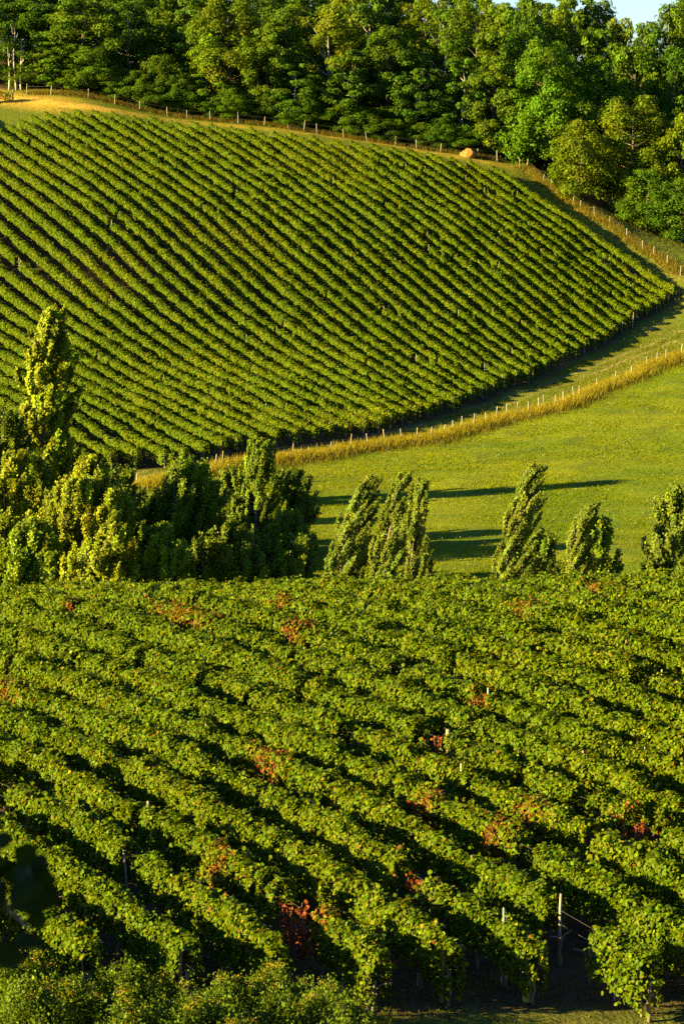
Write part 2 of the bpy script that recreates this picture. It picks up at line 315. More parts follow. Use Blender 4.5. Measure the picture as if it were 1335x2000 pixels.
FN = np.array(FAR_N); FD = np.array([-FN[1], FN[0]])
NN = np.array(NEAR_N); ND = np.array([-NN[1], NN[0]])
FAR = {k: (a, b) for k, a, b in FAR_ROWS}
NEAR = {k: (a, b) for k, a, b in NEAR_ROWS}
def far_mask(x, y):
    k = (x * FN[0] + y * FN[1] - FAR_C) / 1.8
    t = x * FD[0] + y * FD[1]
    ks = np.array(sorted(FAR)); lo = np.array([FAR[q][0] for q in ks]); hi = np.array([FAR[q][1] for q in ks])
    return smooth(-20.5, -19.5, k) * smooth(26.9, 26.3, k) * smooth(-1.2, .6, t - np.interp(k, ks, lo)) * smooth(1.2, -.6, t - np.interp(k, ks, hi))
def near_mask(x, y):
    k = (x * NN[0] + y * NN[1] - NEAR_C) / 1.8
    t = x * ND[0] + y * ND[1]
    ks = np.array(sorted(NEAR)); lo = np.array([NEAR[q][0] for q in ks]); hi = np.array([NEAR[q][1] for q in ks])
    return smooth(-3, -2, k) * smooth(22.5, 21.5, k) * smooth(-.6, .5, t - np.interp(k, ks, lo)) * smooth(1.5, -.5, t - np.interp(k, ks, hi))

def axis(segs):
    a = [np.arange(s, e, st) for s, e, st in segs]
    return np.concatenate(a)
gx = axis([(-2000, -300, 170), (-300, -90, 30), (-90, -50, 4), (-50, 52, .6), (52, 95, 4), (95, 300, 30), (300, 2001, 170)])
gy = axis([(-400, -30, 40), (-30, 36, 3), (36, 60, .5), (60, 320, .7), (320, 420, 4), (420, 700, 40), (700, 3600, 240)])
GX, GY = np.meshgrid(gx, gy)
xx, yy = GX.ravel(), GY.ravel()
zz = ground(xx, yy)
inner = (np.abs(xx) < 52) & (yy > 36) & (yy < 320)
zz = zz + np.where(inner, .05 * vnoise(xx, yy, 3, 1.7) + .05 * vnoise(xx, yy, 4, 4.3), 0)

C = lambda *c: np.array(c, float)
n1 = vnoise(xx, yy, 11, 2.3) * .5 + vnoise(xx, yy, 12, .9) * .5
n2 = vnoise(xx, yy, 13, 7.0)
def mix(a, b, w):
    return a * (1 - w[:, None]) + b * w[:, None]
col = np.tile(C(.10, .14, .002), (len(xx), 1))                       # meadow grass
streak = vnoise(xx, yy, 61, 1.4) * .4 + vnoise(xx / 7, yy, 62, 1.1) * .8
col = mix(col, C(.16, .175, .003), np.clip(.45 + .5 * n2 + .5 * streak, 0, 1))
col = mix(col, C(.05, .075, .010), np.clip(n1 * .9, 0, .6))
# slope between the near vineyard and the trees
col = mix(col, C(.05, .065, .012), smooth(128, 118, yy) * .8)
# lane grass above the meadow, with pale worn wheel tracks
fence_y = np.interp(xx, [p[0] for p in FIELD_FENCE], [p[1] for p in FIELD_FENCE])
above = smooth(-.5, 1.5, yy - fence_y) * smooth(330, 270, yy)
lane_c = mix(np.tile(C(.08, .11, .004), (len(xx), 1)), C(.15, .14, .02), np.clip(.35 + .6 * n1 + .3 * n2, 0, 1))
col = mix(col, lane_c, above)
dl = dist_poly(xx, yy, LANE)
wheel = smooth(.55, .15, np.abs(dl - .75)) * np.clip(.55 + .6 * n1, 0, 1)
col = mix(col, C(.22, .17, .06), wheel * .7)
# dry strip along the field fence
df = dist_poly(xx, yy, FIELD_FENCE)
col = mix(col, C(.20, .16, .02), smooth(1.3, .6, df + .3 * n1) * .9)
# right-hand lane beside the forest
dlf = dist_poly(xx, yy, LANE_FENCE)
col = mix(col, C(.15, .12, .025), smooth(1.0, .3, dlf + .4 * n1) * .7)
# forest floor
edge = np.interp(xx, [-60, -40, 20, 24, 28.5, 33, 36, 60], [302, 301, 298, 289, 280.5, 272, 268, 266])
ff = smooth(1.0, 3.5, yy - edge) * smooth(46, 40, xx)
col = mix(col, C(.055, .04, .018), ff)
meadow2 = smooth(30, 33, xx) * smooth(266, 270, yy) * smooth(287, 283, yy)
col = mix(col, C(.09, .12, .012), meadow2)
# sandy farm track along the top of the far vineyard
dt = dist_poly(xx, yy, TRACK)
sand = smooth(1.5, .7, dt + .8 * n1) * smooth(24, 19, xx) * (.55 + .45 * smooth(-20, -30, xx))
lefty = smooth(-26, -34, xx) * smooth(4.5, 2.0, dt)
col = mix(col, C(.50, .29, .04), np.clip(sand * np.clip(.75 + .5 * n1, .2, 1) + lefty * .5, 0, 1))
# vineyard soils; far soil colour darkened to deepen the shade between rows
fm = far_mask(xx, yy)
soil = mix(np.tile(C(.06, .038, .016), (len(xx), 1)), C(.022, .032, .006), np.clip(.35 + .8 * n2 + .4 * n1, 0, 1))
soil = mix(soil, C(.17, .095, .025), np.clip(1.5 * vnoise(xx, yy, 73, 5.0) + .7 * n1 - .55, 0, .8))
col = mix(col, soil, fm)
nm = near_mask(xx, yy)
nsoil = mix(np.tile(C(.075, .045, .02), (len(xx), 1)), C(.03, .036, .008), np.clip(.3 + .8 * n1 + .3 * n2, 0, 1))
col = mix(col, nsoil, nm)
# headland at the near rows' ends: grass with bare ochre earth
head = smooth(53, 50, yy) * (1 - nm) * smooth(20, 30, yy)
hn = vnoise(xx, yy, 21, 1.6) + .5 * vnoise(xx, yy, 22, .6)
hc = mix(np.tile(C(.10, .12, .014), (len(xx), 1)), C(.34, .21, .06), smooth(.05, .5, hn + .35 * smooth(3.2, 4.6, xx)))
col = mix(col, hc, head)
nx, ny = len(gx), len(gy)
idx = np.arange(nx * ny).reshape(ny, nx)
faces = np.stack([idx[:-1, :-1], idx[:-1, 1:], idx[1:, 1:], idx[1:, :-1]], -1).reshape(-1)

mg, N_, L_, bs_ = nodes_of('ground_cover')
at_ = N_.new('ShaderNodeAttribute'); at_.attribute_name = 'tint'
tc_ = N_.new('ShaderNodeTexCoord')
na_ = N_.new('ShaderNodeTexNoise'); na_.inputs['Scale'].default_value = 2.2; na_.inputs['Detail'].default_value = 8; na_.inputs['Roughness'].default_value = .7
nb_ = N_.new('ShaderNodeTexNoise'); nb_.inputs['Scale'].default_value = 9; nb_.inputs['Detail'].default_value = 4
for n_ in (na_, nb_):
    L_.new(tc_.outputs['Object'], n_.inputs['Vector'])
ra_ = N_.new('ShaderNodeMapRange'); ra_.inputs[1].default_value = .3; ra_.inputs[2].default_value = .7; ra_.inputs[3].default_value = .6; ra_.inputs[4].default_value = 1.4
L_.new(na_.outputs[0], ra_.inputs[0])
vm_ = N_.new('ShaderNodeVectorMath'); vm_.operation = 'SCALE'
L_.new(at_.outputs['Color'], vm_.inputs[0]); L_.new(ra_.outputs[0], vm_.inputs['Scale'])
L_.new(vm_.outputs[0], bs_.inputs['Base Color'])
bs_.inputs['Roughness'].default_value = .95
bs_.inputs['Specular IOR Level'].default_value = .1
bp_ = N_.new('ShaderNodeBump'); bp_.inputs['Strength'].default_value = .8; bp_.inputs['Distance'].default_value = .12
ad_ = N_.new('ShaderNodeMath'); ad_.operation = 'ADD'
L_.new(na_.outputs[0], ad_.inputs[0]); L_.new(nb_.outputs[0], ad_.inputs[1])
L_.new(ad_.outputs[0], bp_.inputs['Height']); L_.new(bp_.outputs[0], bs_.inputs['Normal'])
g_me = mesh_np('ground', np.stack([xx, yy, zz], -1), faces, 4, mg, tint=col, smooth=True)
g_ob = link('ground', g_me)
g_ob['kind'] = 'structure'
g_ob['label'] = 'valley floor, lanes and hillside soil under the vineyards'

# ---------------------------------------------------------------- posts
def post_mesh(name, h, r, mat, bend=.02, square=False):
    n = 4 if square else 9
    zs = np.linspace(-.25, h, 7)
    pts = [(bend * math.sin(z * 2.3 + r * 40), bend * math.cos(z * 1.7), z) for z in zs]
    rad = [r * (1.06 - .1 * i / 6 + random.uniform(-.03, .03)) for i in range(7)]
    rad[-1] *= .8
    v, f = tube(pts, rad, n)
    me = mesh_np(name, v, f, 3, mat)
    return me
ME_thick = post_mesh('thick_post', 1.55, .075, M_brown_post)
ME_white = post_mesh('pale_stake', 1.62, .036, M_post, square=True)
ME_end = post_mesh('end_post', 1.55, .055, M_post)
ME_fence = post_mesh('fence_post', 1.15, .042, M_post)
ME_slim = post_mesh('slim_stake', 1.75, .03, M_post)

# ---------------------------------------------------------------- vine rows
def canopy(t0, t1, seed, per_m, H, zb, w, gaps=(), lump=.10, drape=0., grow=None, weak=None, shoots=0):
    r = np.random.default_rng(seed)
    n = int((t1 - t0) * per_m)
    t = r.uniform(t0, t1, n)
    hh = H * (1 + knots(t, .32, .04, seed + 7) + knots(t, .9, .035, seed + 1) + knots(t, 3.1, .03, seed + 2))
    ww = w * (1 + knots(t, .8, .10, seed + 3) + knots(t, 4.0, .08, seed + 9))
    if grow is not None:
        g_ = grow(t); ww = ww * (1 + .55 * g_); hh = hh * (1 + .05 * g_)
    bot = zb + knots(t, .6, .09, seed + 4) - drape * .38 * np.clip(1 - (t - t0) / 1.6, 0, 1)
    part = r.uniform(0, 1, n)
    s = r.uniform(0, 1, n)
    x = np.empty(n); z = np.empty(n); nx = np.empty(n); nz = np.empty(n)
    L = part < .37; Rr = part > .63; T = ~(L | Rr)
    for m, sg in ((L, -1), (Rr, 1)):
        x[m] = sg * ww[m] * (1 - .35 * s[m] ** 3 - .12 * (1 - s[m]) ** 2)
        z[m] = bot[m] + (hh[m] - bot[m]) * s[m]
        nx[m] = sg; nz[m] = .15 + .4 * s[m]
    x[T] = ww[T] * (2 * s[T] - 1) * .72
    z[T] = hh[T] + .05 * (1 - (2 * s[T] - 1) ** 2)
    nx[T] = (2 * s[T] - 1) * .6; nz[T] = 1
    sd = np.sign(x + 1e-6)
    off = lump * (vnoise(t + 13 * sd, z * 1.3 + seed, seed % 50 + 5, .42) + .6 * vnoise(t + 7 * sd, z + seed, seed % 50 + 6, .9)) - np.abs(r.normal(0, .07, n)) + .03
    ln = np.hypot(nx, nz)
    x = x + off * nx / ln; z = z + off * nz / ln
    # loose shoots above the hedge and beside it
    k = r.uniform(0, 1, n) < .035
    z[k] += r.uniform(0, .22, k.sum()); 
    k = r.uniform(0, 1, n) < .02
    x[k] += nx[k] * r.uniform(0, .2, k.sum()); z[k] -= r.uniform(0, .15, k.sum())
    keep = np.ones(n, bool)
    if weak is not None:
        wk = weak(t)
        z = z - wk * .22 * np.clip(z / H, 0, 1) + wk * .12 * r.normal(0, 1, n)
        keep &= r.uniform(0, 1, n) > .35 * wk
    for gt, gw in gaps:
        e = gw * (.8 + .35 * knots(z, .25, .5, seed + int(gt * 7) % 97))
        keep &= np.abs(t - gt) > e
    if shoots:
        ns = int((t1 - t0) * shoots); ln_ = 8
        b = r.integers(0, n, ns)
        b = b[z[b] > .55 * H]
        ns = len(b)
        st = np.linspace(0, 1, ln_)[None, :]
        up = r.uniform(-.25, 1, (ns, 1)); sidew = r.uniform(.0, .8, (ns, 1)); al = r.normal(0, .6, (ns, 1)); L_s = r.uniform(.14, .42, (ns, 1))
        st_ = (t[b][:, None] + al * L_s * st).ravel()
        sx_ = (x[b][:, None] + np.sign(x[b])[:, None] * sidew * L_s * st).ravel()
        sz_ = (z[b][:, None] + L_s * (up * st - .55 * st ** 2.2)).ravel()
        m_ = ns * ln_
        t = np.r_[t, st_ + r.normal(0, .025, m_)]; x = np.r_[x, sx_ + r.normal(0, .025, m_)]; z = np.r_[z, sz_ + r.normal(0, .02, m_)]
        nx = np.r_[nx, np.repeat(nx[b], ln_)]; nz = np.r_[nz, np.repeat(nz[b], ln_) + .2]
        part = np.r_[part, np.repeat(part[b], ln_)]; keep = np.r_[keep, np.ones(m_, bool)]
        for gt, gw in gaps:
            keep &= np.abs(t - gt) > gw * .8
    n = len(t)
    # rounded, ragged row ends
    for te, sg in ((t0, 1), (t1, -1)):
        q = sg * (t - te)
        keep &= q > .28 * np.abs(x / w) ** 2 * r.uniform(.5, 1.2, n) + .1 * np.abs(z - .6 * H)
    return t[keep], x[keep], z[keep], nx[keep], nz[keep], part[keep]

def vine_tints(n, t, k, z, H, r, base, warm):
    v = r.normal(0, 1, n)
    tint = np.empty((n, 3))
    b = np.exp(.20 * v)
    tint[:, 0] = base[0] * b * np.exp(.16 * r.normal(0, 1, n)); tint[:, 1] = base[1] * b; tint[:, 2] = base[2] * b
    y = vnoise(t, np.full(n, k * 1.8), 31, 3.7) + .6 * vnoise(t, np.full(n, k * 1.8), 32, .9)
    y = y + .35 * (z / H - .6)
    q = r.uniform(0, 1, n)
    pale = q < np.clip(.10 + .30 * y, .03, .5)
    tint[pale] = tint[pale] * np.array([1.40, 1.16, 1.0])
    yel = q > 1 - warm * np.clip(y + .1, .0, 1.2)
    m = yel.sum()
    tint[yel] = np.array([.19, .15, .006]) * np.exp(.25 * r.normal(0, 1, (m, 1)))
    org = yel & (r.uniform(0, 1, n) < .25)
    tint[org] = np.array([.17, .065, .010])
    dk = r.uniform(0, 1, n) < .10
    tint[dk] *= .7
    return tint

def row_parts(root, k, D, NV, cst, t0, t1, par):
    c = cst + k * 1.8
    org = Vector(root.location)
    seed = par['seed'] + k * 17 + 400
    r = np.random.default_rng(seed)
    t, x, z, nx, nz, part = canopy(t0, t1, seed, par['per_m'], par['H'], par['zb'], par['w'], par.get('gaps', ()), par['lump'], par.get('drape', 0), (lambda q: smooth(62, 80, c * NV[1] + q * D[1]) + .25 * smooth(3, 8, c * NV[0] + q * D[0])) if 'reds' in par else None, (lambda q: np.clip(1.6 * vnoise(c * NV[0] + q * D[0], c * NV[1] + q * D[1], 71, 7.5) - .55, 0, 1)) if 'vig' in par else None, par.get('shoots', 0))
    lat = knots(t, 6, .05, seed + 8)
    px = (c + x + lat) * NV[0] + t * D[0]; py = (c + x + lat) * NV[1] + t * D[1]
    tt = np.linspace(t0 - 1, t1 + 1, 80)
    cz = ground(c * NV[0] + tt * D[0], c * NV[1] + tt * D[1])
    pz = np.interp(t, tt, cz) + z
    n = len(t)
    nrm = np.stack([nx * NV[0], nx * NV[1], nz + .12], -1)
    nrm = unit(nrm) + r.normal(0, par['tilt'], (n, 3))
    size = par['leaf'] * np.exp(r.normal(0, .22, n))
    tint = vine_tints(n, t, k, z, par['H'], r, par['base'], par['warm'])
    if 'vig' in par:
        wk = np.clip(1.6 * vnoise(c * NV[0] + t * D[0], c * NV[1] + t * D[1], 71, 7.5) - .45, 0, 1)
        hit = r.uniform(0, 1, n) < .45 * wk
        tint[hit] *= np.array([1.5, 1.15, 1.0])
    for tr_ in par.get('reds', ()):
        wgt = np.exp(-((t - tr_) / .55) ** 2)
        hit = r.uniform(0, 1, n) < .45 * wgt
        m_ = int(hit.sum())
        tint[hit] = np.array([[.20, .13, .006], [.20, .075, .010], [.12, .05, .012]])[r.integers(0, 3, m_)] * np.exp(.25 * r.normal(0, 1, (m_, 1)))
    P = np.stack([px, py, pz], -1) - np.array(org)
    v, f, tc = leaf_mesh(P, nrm, size, tint, par['shape'], width=1.0 if par['shape'] == 'vine' else 1.35)
    link('foliage', mesh_np('row_foliage', v, f, 4, M_vine, tint=tc), root)
    return lambda q: Vector((c * NV[0] + q * D[0], c * NV[1] + q * D[1], float(np.interp(q, tt, cz)))) - org

def vine_trunk():
    pts = [(0, 0, -.1), (.03, .01, .15), (-.02, .03, .35), (.03, 0, .6), (0, -.03, .85)]
    a = tube(pts, [.05, .042, .035, .034, .02], 7)
    b = tube([(0, 0, .62), (.12, .1, .75), (.3, .24, .82)], [.025, .02, .012], 6)
    c = tube([(0, 0, .62), (-.12, -.1, .78), (-.28, -.24, .84)], [.025, .02, .012], 6)
    v, f = join([a, b, c])
    return mesh_np('vine_trunk', v, f, 3, M_bark)
ME_trunk = vine_trunk()
# the hillside vineyard
rr = random.Random(5)
for k in sorted(FAR):
    a, b = FAR[k]
    a += rr.uniform(-.45, .15); b += rr.uniform(-.2, .9)
    c = FAR_C + k * 1.8
    bx, by = c * FN[0] + a * FD[0], c * FN[1] + a * FD[1]
    root = thing('vine_row', 'trimmed vine row on the far hillside, %s from the row beside the forest lane' % ORD[26 - k], 'vine row', (bx, by, gz(bx, by)), 'vine rows on the far hillside')
    gaps = []
    for _ in range(rr.choice([0, 1, 1, 2, 2, 3])):
        gaps.append((rr.uniform(a + 3, b - 4), rr.uniform(.12, .42)))
    at = row_parts(root, k, FD, FN, FAR_C, a, b, dict(seed=1000, shoots=8, per_m=640, H=1.38, zb=.56, w=.34, gaps=gaps, lump=.065, tilt=.40, leaf=.12, base=(.092, .142, .0015), warm=.02, vig=1, shape='quad', drape=.8))
    for q in (a + .55, b - .5):
        o = link('end_post', ME_slim, root); o.location = at(q); o.rotation_euler = (rr.uniform(-.08, .08), rr.uniform(-.08, .08), rr.uniform(0, 3)); o.scale = (1, 1, rr.uniform(.75, .85))
    ps = [g for g, _w in gaps] + [rr.uniform(a, b)]
    for q in ps:
        o = link('post', ME_slim, root); o.location = at(q); o.rotation_euler = (rr.uniform(-.05, .05), rr.uniform(-.05, .05), rr.uniform(0, 3)); o.scale = (1, 1, rr.uniform(.76, .9))
    for i in range(4):
        q = a + .5 + i * 1.0
        o = link('trunk', ME_trunk, root)
        o.location = at(q); o.rotation_euler = (0, 0, rr.uniform(0, 6)); o.scale = (.8, .8, .8)

# the near vineyard
def dead_shoots(seed):
    r = np.random.default_rng(seed)
    parts = []; P = []
    for i in range(5):
        x0, y0 = r.normal(0, .10, 2)
        pts = [(x0, y0, .35)]
        for j in range(6):
            p = pts[-1]; pts.append((p[0] + r.normal(0, .045), p[1] + r.normal(0, .045), p[2] + .17))
        parts.append(tube(pts, np.linspace(.011, .005, 7), 5))
        for q in pts[1:]:
            for _ in range(r.integers(1, 5)):
                P.append(np.array(q) + r.normal(0, .045, 3))
    v, f = join(parts)
    P = np.array(P)
    tint = np.array([.19, .05, .011]) * np.exp(r.normal(0, .35, (len(P), 1)))
    lv, lf, lt = leaf_mesh(P, r.normal(0, 1, P.shape) + np.array([-.5, -.6, .2]), .085 * np.exp(r.normal(0, .2, len(P))), tint, 'vine')
    cane = mesh_np('dead_cane', v, f, 3, M_cane)
    lm = mesh_np('red_leaves', lv, lf, 4, M_vine, tint=lt)
    return cane, lm
SHOOTS = [dead_shoots(s) for s in (1, 2, 3, 4)]

for k in sorted(NEAR):
    a, b = NEAR[k]
    a -= .05 if k < 6 else (1.0 if k == 6 else 5)
    c = NEAR_C + k * 1.8
    # keep only what lies near the view
    ts = np.linspace(a, b, 300)
    X = c * NN[0] + ts * ND[0]; Y = c * NN[1] + ts * ND[1]
    ok = (np.abs(X) < .1317 * Y + 3.0) & (Y > 44)
    if ok.sum() < 10:
        continue
    a2, b2 = ts[ok].min(), ts[ok].max()
    ymid = float((c * NN[1] + .5 * (a2 + b2) * ND[1]))
    bx, by = c * NN[0] + a2 * ND[0], c * NN[1] + a2 * ND[1]
    root = thing('vine_row', 'leafy vine row in the lower vineyard, %s from the flowering bushes' % ORD[k + 2], 'vine row', (bx, by, gz(bx, by)), 'vine rows in the lower vineyard')
    gaps = [(t, w) for kk, t, w in NEAR_GAPS if kk == k]
    r2 = random.Random(k + 99)
    for _ in range(int((b2 - a2) / 9)):
        gaps.append((r2.uniform(a2 + 1, b2), r2.uniform(.08, .22)))
    dens = 1450 if ymid < 66 else (1250 if ymid < 76 else 1100)
    at = row_parts(root, k, ND, NN, NEAR_C, a2, b2, dict(seed=5000, shoots=26, per_m=dens, H=1.46, zb=.50, w=.30, gaps=gaps, lump=.10, tilt=.55, leaf=.077 if ymid < 70 else .082, reds=[t for kk, t in NEAR_RED if kk == k], base=(.084, .128, .0015), warm=.03, drape=1, shape='vine'))
    wires = []
    for hz in (.62, .98, 1.3):
        qs = np.linspace(a2, b2, max(4, int((b2 - a2) / 2)))
        wires.append(tube([tuple(at(q) + Vector((0, 0, hz))) for q in qs], [.003] * len(qs), 4))
    v, f = join(wires)
    link('wire', mesh_np('trellis_wire', v, f, 3, M_wire), root)
    for kk, t, st in NEAR_POSTS:
        if kk == k and a2 + .8 < t < b2:
            o = link('post', (ME_thick, ME_white, ME_slim)[st], root)
            o.location = at(max(t, a2)); o.rotation_euler = (r2.uniform(-.06, .06), r2.uniform(-.06, .06), r2.uniform(0, 3))
            o.scale = (1, 1, r2.uniform(.96, 1.06))
    q = a2 + 1.5
    while q < b2:
        o = link('post', ME_white, root); o.location = at(q); o.rotation_euler = (r2.uniform(-.04, .04), r2.uniform(-.04, .04), r2.uniform(0, 3)); o.scale = (.9, .9, r2.uniform(.72, .86))
        q += 5.5
    for kk, t in NEAR_RED:
        if kk == k:
            cm, lm = SHOOTS[r2.randrange(4)]
            o = link('dead_cane', cm, root); o.location = at(t) + Vector((-NN[0] * .25, -NN[1] * .25, 0)); o.rotation_euler = (0, 0, r2.uniform(0, 6))
            p = link('red_leaves', lm, o)
    o = link('end_post', ME_thick if k in (1, 3, 4) else ME_slim, root); o.scale = (.6, .6, .8); o.location = at(a2 + .62); o.rotation_euler = (r2.uniform(-.05, .05), r2.uniform(-.05, .05), 0)
    for i in range(6):
        o = link('trunk', ME_trunk, root); o.location = at(a2 + .35 + i * 1.05); o.rotation_euler = (0, 0, r2.uniform(0, 6)); o.scale = (1, 1, r2.uniform(.9, 1.05))

# ---------------------------------------------------------------- broadleaf trees of the forest
def crown_points(H, R, z0, nclump, per, seed, flat=.65, cr=(.75, 1.35), shape=1.0, lay=0):
    r = np.random.default_rng(seed)
    P, Nn, T = [], [], []
    cs = []
    for i in range(nclump):
        u = r.uniform(0, 1) ** .9
        z = z0 + (H - z0) * (.04 + .93 * u)
        prof = R * (math.sin(math.pi * min(1, .16 + .80 * u)) ** .7) * shape ** u
        az = r.uniform(0, 2 * math.pi)
        prof *= 1 + .28 * math.sin(az * 2 + seed) * math.sin(u * 5 + seed)
        rad = prof * r.uniform(.15, 1) ** .45
        if lay:
            z = round(z / lay) * lay + r.normal(0, .18)
        c = np.array([rad * math.cos(az), rad * math.sin(az), z])
        s = r.uniform(*cr) * (1.12 - .45 * u)
        cs.append(c)
        m = int(per * s * s)
        d = r.normal(0, 1, (m, 3))
        d[:, 2] = d[:, 2] + .35
        out = np.array([math.cos(az), math.sin(az), .1])
        d = unit(unit(d) + .45 * out)
        rr_ = s * (.55 + .5 * r.uniform(0, 1, (m, 1)) ** .6)
        # ragged sprays on the clump's rim
        p = c + d * rr_ * np.array([1, 1, flat])
        p += out * (r.uniform(0, 1, (m, 1)) ** 6) * .7
        P.append(p); Nn.append(unit(d * .8 + np.array([0, 0, .45]) + r.normal(0, .5, (m, 3))))
        b = math.exp(r.normal(0, .16))
        T.append(np.tile(np.array([b * math.exp(r.normal(0, .10)), b, b]), (m, 1)))
    return np.vstack(P), np.vstack(Nn), np.vstack(T), np.array(cs)

def limbs(H, z0, cs, seed, r0, lean=(0, 0)):
    r = np.random.default_rng(seed)
    top = H * .82
    zs = np.linspace(-.3, top, 9)
    tr = np.stack([lean[0] * (zs / H) ** 1.7 * 1 + .12 * np.sin(zs * .9 + seed), lean[1] * (zs / H) + .12 * np.cos(zs * .7 + seed), zs], -1)
    tr[:, :2] -= tr[1, :2] * 0
    parts = [tube(tr, r0 * (1 - .88 * np.linspace(0, 1, 9)) ** .8, 9)]
    for c in cs[r.permutation(len(cs))[:max(8, len(cs) // 3)]]:
        zb = min(max(z0 * .6, c[2] - r.uniform(.25, .5) * H * .4), top * .95)
        b = np.array([np.interp(zb, zs, tr[:, 0]), np.interp(zb, zs, tr[:, 1]), zb])
        mid = b * .5 + c * .5 + np.array([0, 0, -.12 * np.linalg.norm(c - b)])
        q = r0 * .32
        parts.append(tube([b, b * .55 + mid * .45, mid, c], [q, q * .75, q * .5, q * .18], 6))
    return join(parts)

PROTO = []
specs = [  # H, R, z0, nclump, per, flat, cr, shape, lay
    (11, 3.6, .9, 92, 250, .62, (.8, 1.4), 1.0, 0),
    (12, 4.0, .5, 112, 250, .70, (.8, 1.5), .95, 0),
    (9, 3.2, .6, 70, 260, .45, (.8, 1.3), 1.0, .85),
    (7, 3.0, .5, 62, 260, .75, (.7, 1.2), .9, 0),
    (13, 3.6, 1.2, 98, 250, .66, (.8, 1.4), 1.05, 0),
    (11, 3.8, 1.2, 84, 250, .5, (.8, 1.5), 1.1, 1.1),
]
for i, (H, R, z0, ncl, per, flat, cr, shp, lay) in enumerate(specs):
    P, Nn, T, cs = crown_points(H, R, z0, ncl, per, 40 + i, flat, cr, shp, lay)
    n = len(P)
    tint = T * np.exp(rng.normal(0, .16, (n, 1))) * np.array([.078, .118, .007])
    v, f, tc = leaf_mesh(P, Nn, (.21, .20, .23, .18, .20, .24)[i] * np.exp(rng.normal(0, .25, n)), tint, 'quad', droop=.5, width=1.3)
    cm = mesh_np('broadleaf_crown', v, f, 4, M_tree, tint=tc)
    tv, tf = limbs(H, z0, cs, 60 + i, .17 if H > 8 else .11)
    tm = mesh_np('broadleaf_trunk', tv, tf, 3, M_pale if i in (2, 4) else M_bark, smooth=True)
    w = 2 * np.percentile(np.hypot(P[:, 0], P[:, 1]), 96)
    PROTO.append((cm, tm, np.percentile(P[:, 2], 99.6), w))
TONES = [(.95, 1.15, .8), (.95, 1.05, .9), (.70, .86, .95), (1.22, 1.14, .7)]
TNAME = ['bright green', 'mid green', 'dark green', 'yellow-green']
KNAME = ['tall loose', 'broad full', 'layered', 'low bushy', 'tall narrow', 'spreading']
def forest_tree(x, y, h, w, kind, tone, label, group, rot):
    cm, tm, ph, pw = PROTO[kind]
    root = thing('forest_tree', label, 'tree', (x, y, gz(x, y)), group)
    root.rotation_euler = (0, 0, rot)
    cr = link('crown', cm, root); tr = link('trunk', tm, root)
    s = max(w / pw, .45 * h / ph)
    for o in (cr, tr):
        o.scale = (s, s, h / ph)
    j = random.uniform(.88, 1.12)
    cr.color = (TONES[tone][0] * j * random.uniform(.92, 1.08), TONES[tone][1] * j, TONES[tone][2] * j, 1)
    return root
DEEP = [((u - 667) / 5070 * 342, 338 + (u * 7 % 9), 13 + (u * 13 % 5), 8.5, (u // 61) % 6, 2 - (u // 61) % 2) for u in range(-60, 1130, 61)]
UNDER = [((u - 667) / 5070 * 300, np.interp(u, [0, 200, 500, 1000], [302.5, 301.4, 300.6, 298.4]) + (u * 3 % 4) * .4, 2.6 + (u * 7 % 11) * .14, 3.6 + (u % 5) * .3, 3, (u // 37) % 3) for u in range(230, 1010, 37)]
for rank, (lst, where, grp) in enumerate(((FRONT_TREES, 'at the forest edge', 'trees along the forest edge'), (BACK_TREES + DEEP, 'deep in the forest', 'trees deeper in the forest'), (UNDER, 'bushing low under the forest edge', 'low bushy trees under the forest edge'))):
    for i, (x, d, h, w, kd, tn) in enumerate(sorted(lst)):
        if rank == 1:
            kd = (kd + i) % 6 if kd == 4 else kd
        forest_tree(x, d, h, w * 1.1, kd, tn, '%s %s tree %s, %s from the sandy track' % (KNAME[kd], TNAME[tn], where, ORD[i]), grp, random.uniform(0, 6.28))

